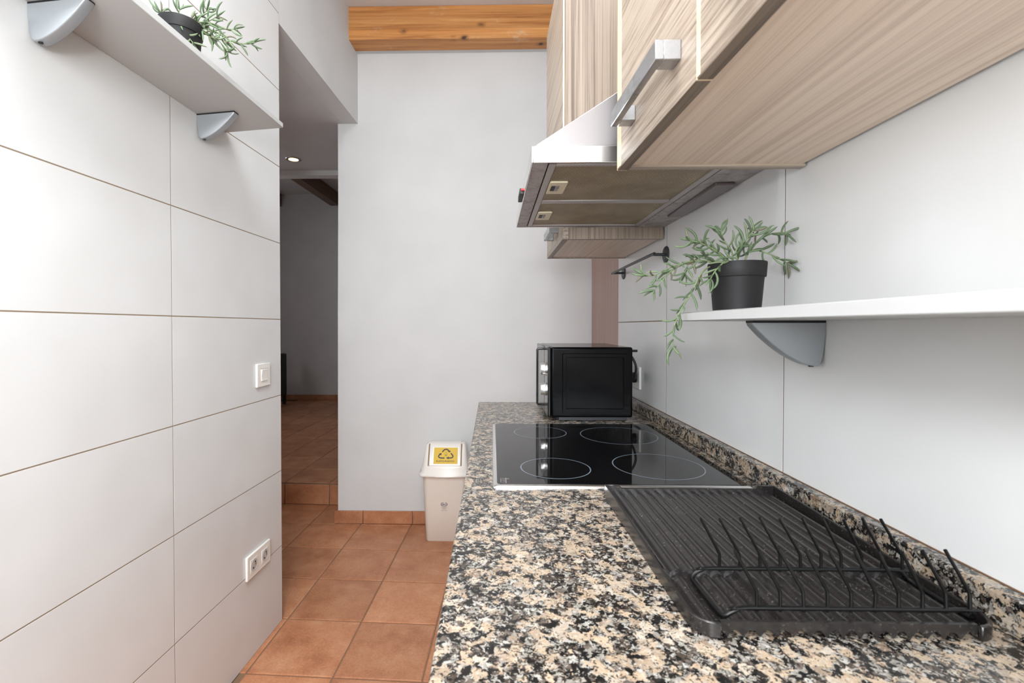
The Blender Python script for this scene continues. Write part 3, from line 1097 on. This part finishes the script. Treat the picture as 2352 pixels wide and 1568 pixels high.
stems_l = [
    sk([(-20, 5, -0.02), (-34, -14, -0.026), (-42, -34, -0.03)], 0.0011),
    sk([(-16, 5, -0.02), (-4, -12, -0.035), (16, 10, -0.05), (30, 36, -0.06), (44, 56, -0.06)], 0.0011),
    sk([(-10, 5, 0.0), (-6, -22, 0.0), (-2, -40, 0.0)], 0.0011),
    sk([(0, 5, 0.01), (20, -18, 0.03), (44, -30, 0.05), (54, -42, 0.06)], 0.0011),
    sk([(5, 5, 0.01), (36, -10, 0.03), (70, -6, 0.055), (98, 6, 0.08), (118, 8, 0.09)], 0.0011),
    sk([(5, 5, 0.0), (40, 0, 0.03), (78, 14, 0.06), (112, 36, 0.085), (140, 44, 0.10), (160, 46, 0.11)], 0.0011),
    sk([(5, 5, 0.0), (36, 4, 0.02), (66, 22, 0.04), (92, 44, 0.055), (106, 64, 0.06)], 0.0011),
    sk([(0, 5, 0.02), (30, -4, 0.04), (56, -14, 0.06), (78, -26, 0.075)], 0.0011),
    sk([(6, 5, 0.0), (30, 2, 0.02), (52, 16, 0.03), (70, 32, 0.035)], 0.0011),
    sk([(4, 5, 0.02), (34, -8, 0.04), (60, 4, 0.055), (84, 26, 0.07), (100, 38, 0.075)], 0.0011),
]
stems_l = [[(x * 0.92, d * 0.35, z + 0.16 * x) for x, d, z in st] for st in stems_l]
plant((-0.785, 1.185, 1.8816), stems_l, 'trailing green succulent in a black pot on the high left shelf', 23, 1.0, 0.2, 0.0115)


# ------------------------------------------------------------------ microwave
mw = thing('microwave_oven', (0.33, 1.79, WZ), 'black microwave oven with silver knobs at the far end of the worktop', 'microwave')
MX0, MX1, MY0, MY1, MZ0, MZ1 = 0.199, 0.473, 1.597, 1.985, 0.9075, 1.1455
MB().box(MX0, MX1, MY0, MY1, MZ0, MZ1).build('body', 'black_enamel', mw, bevel=0.007, seg=3)
e = MB()
o_, i_ = (0.236, 0.452, 0.925, 1.124), (0.250, 0.440, 0.939, 1.110)
rings = []
for (x0, x1, z0, z1), y in ((o_, MY0 - 0.0002), ((0.2375, 0.4505, 0.9265, 1.1225), MY0 - 0.004), ((0.2485, 0.4415, 0.9375, 1.1115), MY0 - 0.004), (i_, MY0 - 0.0012)):
    rings.append([(x0, y, z0), (x1, y, z0), (x1, y, z1), (x0, y, z1)])
e.loft(rings, caps=False).add(rings[-1], [(0, 1, 2, 3)]).build('embossed_panel', 'black_enamel', mw, smooth=20)
MB().box(0.236, 0.458, MY0 - 0.0028, MY0 - 0.0002, 0.9135, 0.9175).build('embossed_rib', 'black_enamel', mw, bevel=0.001)
fp = MB().box(0.187, 0.1985, MY0, 1.70, MZ0, MZ1).build('control_panel', 'black_gloss', mw, bevel=0.004)
for z in (1.068, 0.998):
    MB().lathe([(0.0225, 0.0), (0.0225, -0.003), (0.0210, -0.004), (0.0200, -0.018), (0.0190, -0.0195), (0.0001, -0.0195)], (0.1868, 1.648, z), 28, 'x').build('knob', 'knob', fp, label='silver rotary knob', smooth=35)
dm = MB().box(0.187, 0.1985, 1.702, MY1, MZ0, MZ1).build('door', 'black_gloss', mw, bevel=0.004)
MB().tube([(0.187, 1.712, 1.135), (0.166, 1.712, 1.135), (0.1625, 1.712, 1.131), (0.1625, 1.712, 0.938), (0.166, 1.712, 0.933), (0.187, 1.712, 0.933)], 0.0042, 8).build('door_handle', 'black_gloss', dm, smooth=50)
for fx in (0.225, 0.447):
    for fy in (1.625, 1.955):
        MB().lathe([(0.010, 0.0), (0.012, 0.0125)], (fx, fy, WZ), 12).build('foot', 'black', mw)
MB().box(0.225, 0.455, 1.6015, 1.606, WZ + 0.003, MZ0 + 0.001).build('bottom_lip', 'rail', mw)
MB().tube([(0.474, 1.62, 1.132), (0.494, 1.62, 1.132)], 0.0042, 8).build('rear_spacer', 'black', mw)
MB().tube(smooth_path([(0.474, 1.72, 1.118), (0.500, 1.712, 1.108), (0.516, 1.706, 1.07), (0.512, 1.716, 1.03), (0.500, 1.74, 1.005), (0.505, 1.80, 1.002), (0.532, 1.83, 1.018)], 6), 0.0042, 8).build('power_cord', 'black', mw, smooth=60)


# ------------------------------------------------------------------ wall fittings
def socket_face(parent, xf, s0, s1, z0, z1, n0, flip=1):
    """one schuko insert in a plate: frame, round well, contacts"""
    sm, zm = (s0 + s1) / 2, (z0 + z1) / 2
    ins = MB(xf).box(n0, n0 + 0.0012, s0, s1, z0, z1).build('socket_insert', 'white_plastic', parent, bevel=0.0004, seg=1)
    r = min(s1 - s0, z1 - z0) * 0.46
    prof = [(r, n0 + 0.0013), (r * 0.97, n0 + 0.0022), (r * 0.92, n0 + 0.0022), (r * 0.88, n0 + 0.0014), (0.0001, n0 + 0.0013)]
    vs_, fs, seg = [], [], 28
    for rr_, nn in prof:
        for k in range(seg):
            a = 2 * math.pi * k / seg
            vs_.append((nn, sm + rr_ * math.cos(a), zm + rr_ * math.sin(a)))
    for i in range(len(prof) - 1):
        for k in range(seg):
            k2 = (k + 1) % seg
            fs.append((i * seg + k, i * seg + k2, (i + 1) * seg + k2, (i + 1) * seg + k))
    MB(xf).add(vs_, fs).build('socket_well', 'shelf', parent, smooth=40)
    for dz, ds in ((-0.009, -0.006), (0.009, 0.006)):
        MB(xf).box(n0 + 0.0014, n0 + 0.0024, sm + ds - 0.0026, sm + ds + 0.0026, zm + dz - 0.0026, zm + dz + 0.0026).build('contact_hole', 'black', parent)
    MB(xf).box(n0 + 0.0014, n0 + 0.0026, sm + 0.007, sm + 0.0105, zm - 0.003, zm + 0.003).build('earth_contact', 'brass', parent)


ls = thing('light_switch', tuple(lw((0.0, -0.1365, 0.987))), 'single white light switch on the left tiled wall', 'light switch')
MB(lw).box(0.0002, 0.0095, -0.183, -0.090, 0.987, 1.0755).build('plate', 'white_plastic', ls, bevel=0.003)
MB(lw).box(0.0095, 0.0102, -0.160, -0.113, 1.0075, 1.0545).build('surround', 'white_plastic', ls, bevel=0.0003, seg=1)
MB(lw).prism([(0.0102, 1.0095), (0.0128, 1.0095), (0.0118, 1.031), (0.0150, 1.0525), (0.0102, 1.0525)], 'y', -0.158, -0.115).build('rocker', 'white_plastic', ls, bevel=0.0006)
MB(lw).box(0.0096, 0.0100, -0.161, -0.112, 1.0546, 1.0558).build('gap', 'slot', ls)

ds_ = thing('double_socket', tuple(lw((0.0, -0.177, 0.300))), 'white double power socket low on the left tiled wall', 'socket')
MB(lw).box(0.0002, 0.0095, -0.2565, -0.097, 0.300, 0.3875).build('plate', 'white_plastic', ds_, bevel=0.003)
socket_face(ds_, lw, -0.238, -0.190, 0.3195, 0.3680, 0.0095)
socket_face(ds_, lw, -0.163, -0.115, 0.3195, 0.3680, 0.0095)

ws = thing('wall_socket', (WX, 1.83, 0.976), 'white wall socket behind the microwave with a plug in it', 'socket')
MB(rwf).box(0.0002, 0.0095, 1.787, 1.873, 0.976, 1.062).build('plate', 'white_plastic', ws, bevel=0.003)
MB(rwf).lathe([(0.020, 0.0097), (0.020, 0.026), (0.015, 0.030)], (0, 1.83, 1.019), 20, 'x').build('plug', 'black', ws, smooth=40)

# towel rail on the right wall
tr = thing('towel_rail', (WX - 0.02, 1.79, 1.42), 'short black metal towel rail on the right wall under the far cabinet', 'rail')
for y, z in ((1.541, 1.4475), (2.034, 1.4435)):
    fl_ = MB(rwf).lathe([(0.0270, 0.0003), (0.0270, 0.0030), (0.0255, 0.0042), (0.0001, 0.0042)], (0, y, z), 28, 'x').build('flange', 'rail', tr, smooth=40)
    for dz in (-0.017, 0.017):
        MB(rwf).lathe([(0.0033, 0.0043), (0.0033, 0.0049)], (0, y, z + dz), 10, 'x').build('screw_hole', 'black', fl_)
MB(rwf).tube(smooth_path([(0.004, 1.541, 1.4475), (0.036, 1.541, 1.4475), (0.0435, 1.545, 1.4475), (0.0465, 1.555, 1.4473), (0.0465, 2.02, 1.4437), (0.0435, 2.030, 1.4435), (0.036, 2.034, 1.4435), (0.004, 2.034, 1.4435)], 4), 0.0048, 10).build('bar', 'rail', tr, smooth=50)

# ------------------------------------------------------------------ draining tray
TX0, TX1, TY0, TY1 = 0.213, 0.517, 0.487, 0.879
ty = thing('draining_tray', (0.365, 0.683, WZ), 'worn black ribbed plastic draining tray on the granite worktop', 'tray')
NX, pitch = 180, 0.0169


def ridge(x):
    ph = (x - TX0 - 0.012) / pitch
    t = ph - math.floor(ph)
    return 0.0060 * math.sin(math.pi * t) ** 0.8


def tray_z(x, y):
    base = 0.9030 + 0.0016 * (y - TY0) / (TY1 - TY0)
    h = ridge(x)
    if y < 0.5975 and (x < 0.303 or x > 0.437):
        base -= 0.0060
        if not (x > 0.247 or x < 0.238):
            h *= 0.1
    return base + h


xs = [TX0 + 0.004 + (TX1 - TX0 - 0.008) * i / NX for i in range(NX + 1)]
ys = [TY0 + 0.003, TY0 + 0.005, TY0 + 0.008, TY0 + 0.012, TY0 + 0.017, 0.52, 0.56, 0.5970, 0.5980, 0.64, 0.70, 0.76, 0.82, TY1 - 0.006, TY1 - 0.003]
CR = 0.022                                # rounded front corners


def inset(y):                             # how far the rounded corner cuts in at this y
    d = TY0 + CR - y
    return CR - math.sqrt(max(0.0, CR * CR - d * d)) if d > 0 else 0.0


def clampx(x, y):
    i = inset(y)
    return min(max(x, TX0 + 0.003 + i), TX1 - 0.003 - i)


g = MB()
g.add([(clampx(x, y), y, tray_z(x, y)) for y in ys for x in xs], [(j * (NX + 1) + i, j * (NX + 1) + i + 1, (j + 1) * (NX + 1) + i + 1, (j + 1) * (NX + 1) + i) for j in range(len(ys) - 1) for i in range(NX)])
g.build('ribbed_floor', 'tray', ty, smooth=40)


def rim_h(y):
    return 0.9115 + 0.0105 * max(0.0, min(1.0, (y - 0.50) / 0.36))


for side in (-1, 1):
    ox = TX0 if side < 0 else TX1
    path = [(ox, TY1), (ox, 0.80), (ox, 0.70), (ox, 0.56), (ox, TY0 + CR)]
    for k in range(1, 7):
        a_ = R(90 * k / 6)
        path.append((ox - side * CR * (1 - math.cos(a_)), TY0 + CR - CR * math.sin(a_)))
    ring = []
    for i, (x, y) in enumerate(path):
        p, q = path[max(i - 1, 0)], path[min(i + 1, len(path) - 1)]
        l = math.hypot(q[0] - p[0], q[1] - p[1])
        nx, ny = -(q[1] - p[1]) / l * -side * 0.0042, (q[0] - p[0]) / l * -side * 0.0042
        ring.append([(x, y, WZ + 0.0006), (x - nx, y - ny, WZ + 0.0006), (x - nx, y - ny, rim_h(y)), (x, y, rim_h(y))])
    MB().loft(ring).build('side_rim', 'tray', ty, bevel=0.001, seg=1)
MB().prism([(TX0, WZ + 0.0006), (TX1, WZ + 0.0006), (TX1, 0.922), (TX1 - 0.030, 0.922), (TX1 - 0.034, 0.9165), (TX0 + 0.026, 0.9165), (TX0 + 0.022, 0.922), (TX0, 0.922)], 'y', TY1 - 0.0045, TY1).build('rear_rim', 'tray', ty, bevel=0.001, seg=1)
# front lip, its lower edge cut in waves
low, up_ = [], []
n = 150
for i in range(n + 1):
    x = TX0 + CR + (TX1 - TX0 - 2 * CR) * i / n
    low.append((x, WZ + 0.0006 + max(0.0, ridge(x) - 0.0010) * 1.5))
fw_ = MB()
vv = [(x, TY0, z) for x, z in low] + [(x, TY0, 0.9112) for x, z in low] + [(x, TY0 + 0.004, 0.9112) for x, z in low] + [(x, TY0 + 0.004, z) for x, z in low]
ff = []
for i in range(n):
    for k in range(4):
        a, b2 = k * (n + 1), ((k + 1) % 4) * (n + 1)
        ff.append((a + i, a + i + 1, b2 + i + 1, b2 + i))
fw_.add(vv, ff).build('front_lip', 'tray', ty, smooth=30)

# wire plate rack standing on the tray
rk = thing('plate_rack', (0.38, 0.544, 0.906), 'black wire plate rack with two rows of prongs standing in the draining tray', 'plate rack')
za, zb = 0.9055, 0.9165
loop = [(0.245, 0.520, za), (0.245, 0.570, za), (0.2455, 0.581, za + 0.001), (0.252, 0.585, za + 0.006), (0.262, 0.585, zb - 0.0005), (0.272, 0.585, zb), (0.49, 0.585, zb), (0.4995, 0.585, zb - 0.001), (0.5065, 0.583, za + 0.004), (0.5085, 0.575, za)]
loop += [(0.5085, 0.515, za), (0.5085, 0.506, za + 0.002), (0.5070, 0.503, za + 0.007), (0.5030, 0.503, zb - 0.0005), (0.495, 0.503, zb), (0.272, 0.503, zb), (0.262, 0.503, zb - 0.001), (0.252, 0.503, za + 0.005), (0.2465, 0.505, za + 0.001), (0.245, 0.520, za)]
MB().tube(smooth_path(loop, 3), 0.0026, 8).build('wire_frame', 'wire', rk, smooth=60)
pr0 = None
for y in (0.585, 0.503):
    for k in range(10):
        x = 0.2806 + 0.0247 * k
        if x > 0.507:
            continue
        if pr0 is None:
            pr0 = MB().tube(smooth_path([(0, 0.0, -0.0035), (0, 0, 0.010), (-0.0003, 0, 0.0165), (-0.0025, 0, 0.0225), (-0.0235, 0, 0.0620)], 3), 0.0018, 7).build('prong', 'wire', rk, smooth=60, origin=(0, 0, 0))
            pr0.location = Vector((x, y, zb)) - WPOS[rk]
        else:
            piece(pr0, 'prong', (x, y, zb), rk, (rnd.uniform(-0.05, 0.05), rnd.uniform(-0.03, 0.03), rnd.uniform(-0.06, 0.06)))

# ------------------------------------------------------------------ waste bin
BC = Vector((-0.268, 2.742, 0))
bn = thing('waste_bin', tuple(BC), 'tall cream plastic swing-lid bin with a yellow recycling sticker', 'bin')


def brect(hx, hy, r, z, bow=0.0, n=6):
    pts = []
    for cx, cy, a0 in ((hx - r, hy - r, 0), (-hx + r, hy - r, 90), (-hx + r, -hy + r, 180), (hx - r, -hy + r, 270)):
        for k in range(n + 1):
            a = R(a0 + 90 * k / n)
            x, y = cx + r * math.cos(a), cy + r * math.sin(a)
            pts.append((x, y))
    # bow the long front and back outwards
    out = []
    m = len(pts)
    for i in range(m):
        out.append(pts[i])
        p, q = pts[i], pts[(i + 1) % m]
        if abs(p[0] - q[0]) > hx * 0.6:
            for t in (0.17, 0.34, 0.5, 0.66, 0.83):
                out.append((p[0] + (q[0] - p[0]) * t, p[1]))
    return [(BC.x + x, BC.y + y + (1 if y > 0 else -1) * bow * max(0.0, 1 - (x / hx) ** 2), z) for x, y in out]


MB().loft([brect(0.106, 0.090, 0.022, 0.0), brect(0.110, 0.094, 0.024, 0.006), brect(0.118, 0.099, 0.026, 0.2, 0.006), brect(0.126, 0.104, 0.028, 0.384, 0.012)]).build('body', 'bin', bn, smooth=50)
lid = MB().loft([brect(0.145, 0.112, 0.030, 0.372, 0.016), brect(0.148, 0.115, 0.030, 0.376, 0.017), brect(0.147, 0.114, 0.030, 0.386, 0.017), brect(0.136, 0.106, 0.028, 0.394, 0.015), brect(0.132, 0.104, 0.028, 0.422, 0.014), brect(0.127, 0.098, 0.026, 0.432, 0.009),
                 brect(0.124, 0.084, 0.024, 0.462, 0.003), brect(0.118, 0.058, 0.020, 0.512), brect(0.112, 0.042, 0.014, 0.534), brect(0.100, 0.018, 0.006, 0.541)]).build('lid', 'lid', bn, smooth=50)
# swing flap: follows the arched lid, in front, over the top and down behind
fprof = [(-0.1085, 0.4345), (-0.052, 0.5340), (-0.040, 0.5415), (-0.020, 0.5450), (0.020, 0.5450), (0.040, 0.5415), (0.052, 0.5340), (0.1085, 0.4345)]
fprof_in = [(y * 0.94, z - 0.006) for y, z in fprof]
m = MB()
ra = [[(BC.x + x, BC.y + y, z) for y, z in fprof + fprof_in[::-1]] for x in (-0.088, 0.088)]
m.loft(ra)
flap = m.build('swing_flap', 'lid', bn, bevel=0.0015, smooth=30)
for sx in (-1, 1):
    m = MB()
    a, b_ = 0.089, 0.0955
    for (y0, z0), (y1, z1) in zip(fprof[:2], fprof[1:3]):
        m.add([(BC.x + sx * a, BC.y + y0 + 0.0, z0 + 0.0), (BC.x + sx * b_, BC.y + y0, z0), (BC.x + sx * b_, BC.y + y1, z1), (BC.x + sx * a, BC.y + y1, z1)], [(0, 1, 2, 3)])
    m.build('flap_gap', 'slot', bn)

# sticker on the sloping front of the flap
P0 = Vector((BC.x, BC.y - 0.1085, 0.4345))
P1 = Vector((BC.x, BC.y - 0.052, 0.5340))
UP = (P1 - P0).normalized()
RT_ = Vector((1, 0, 0))
NO = RT_.cross(UP)


def stk(p):                               # (right, up, out) on the flap, metres
    return P0 + RT_ * (p[0] + 0.004) + UP * (p[1] + 0.010) + NO * p[2]


sk_w, sk_h = 0.068, 0.093
paper = MB(stk).box(-0.074, 0.073, -0.004, sk_h + 0.003, 0.0002, 0.0006).build('sticker_border', 'paper', flap)
MB(stk).box(-sk_w, sk_w, 0.0, sk_h, 0.0006, 0.0010).build('sticker', 'yellow', flap, label='yellow recycling sticker')


def flat_poly(mb, pts, z=0.0013):
    return mb.add([(x, y, z) for x, y in pts], [tuple(range(len(pts)))])


def ribbon(mb, pts, w, z=0.0013):
    vs_, fs = [], []
    for i, (x, y) in enumerate(pts):
        x0, y0 = pts[max(i - 1, 0)]
        x1, y1 = pts[min(i + 1, len(pts) - 1)]
        l = math.hypot(x1 - x0, y1 - y0)
        nx, ny = -(y1 - y0) / l, (x1 - x0) / l
        vs_ += [(x + nx * w, y + ny * w, z), (x - nx * w, y - ny * w, z)]
    for i in range(len(pts) - 1):
        fs.append((2 * i, 2 * i + 1, 2 * i + 3, 2 * i + 2))
    return mb.add(vs_, fs)


def u2(px, py):                           # sketch units of the sticker drawing to metres
    return ((px - 1092) / 1030 * 0.136, (930 - py) / 755 * 0.093)


ar = MB(stk)
for pts, tip in (([(935, 385), (985, 325), (1020, 280), (1060, 262), (1110, 258), (1160, 275), (1195, 310), (1225, 345)], [(1285, 400), (1155, 360), (1282, 308)]),
                 ([(1312, 440), (1350, 490), (1390, 540), (1408, 585), (1385, 630), (1330, 655), (1280, 660), (1230, 660)], [(1100, 655), (1228, 595), (1228, 718)]),
                 ([(1045, 662), (960, 662), (880, 660), (820, 640), (785, 600), (790, 555), (815, 525), (845, 490)], [(908, 425), (785, 478), (908, 538)])):
    ribbon(ar, [u2(*p) for p in pts], 0.0033)
    flat_poly(ar, [u2(*p) for p in tip])
ar.build('recycling_arrows', 'ink', flap)
bt = MB(stk)
ribbon(bt, [u2(*p) for p in [(1075, 400), (1075, 420), (1052, 455), (1052, 565), (1145, 565), (1145, 455), (1122, 420), (1122, 400), (1075, 398)]], 0.0007)
for k in range(4):
    ribbon(bt, [u2(1064, 500 + k * 18), u2(1134, 500 + k * 18)], 0.0006)
bt.build('bottle_symbol', 'brown_ink', flap)


def text_part(txt, size, xf, mat, parent, name, x, y, z=0.0013, bold=0.0):
    cu = bpy.data.curves.new('lettering', 'FONT')
    cu.body = txt
    cu.size = size
    cu.align_x = 'CENTER'
    cu.offset = bold
    to = bpy.data.objects.new('lettering', cu)
    C.objects.link(to)
    dg = bpy.context.evaluated_depsgraph_get()
    me = bpy.data.meshes.new_from_object(to.evaluated_get(dg))
    vs_ = [(v.co.x + x, v.co.y + y, z) for v in me.vertices]
    fs = [tuple(p.vertices) for p in me.polygons]
    bpy.data.objects.remove(to)
    bpy.data.meshes.remove(me)
    return MB(xf).add(vs_, fs).build(name, mat, parent)


tx, ty_ = u2(1085, 840)
text_part('PLASTIC-PL\u00c1STICO', 0.0122, stk, 'ink', flap, 'lettering', tx, ty_, bold=0.00025)


# maker's print on the bin body
def bfront(p):                            # (right, up, out) on the bin front
    z = p[1]
    hy = 0.099 + (z - 0.2) * 0.027 + 0.006
    return Vector((BC.x + p[0], BC.y - hy - 0.0004 - p[2], z))


lg = MB(bfront)
ov = [(-0.003 + 0.0185 * math.cos(2 * math.pi * k / 24), 0.2165 + 0.0105 * math.sin(2 * math.pi * k / 24)) for k in range(25)]
ribbon(lg, ov, 0.0012, 0.0004)
for k in range(6):
    x = -0.016 + k * 0.0052
    ribbon(lg, [(x, 0.2105), (x + 0.002, 0.2225 - 0.003 * (k % 2))], 0.0013 if k < 4 else 0.0008, 0.0004)
lg.build('printed_logo', 'blue_ink', bn)
lt = MB(bfront)
for z, w in ((0.200, 0.018), (0.196, 0.011), (0.190, 0.011), (0.182, 0.018)):
    ribbon(lt, [(-0.003 - w, z), (-0.003 + w, z)], 0.0007, 0.0004)
lt.build('printed_lines', 'grey_ink', bn)
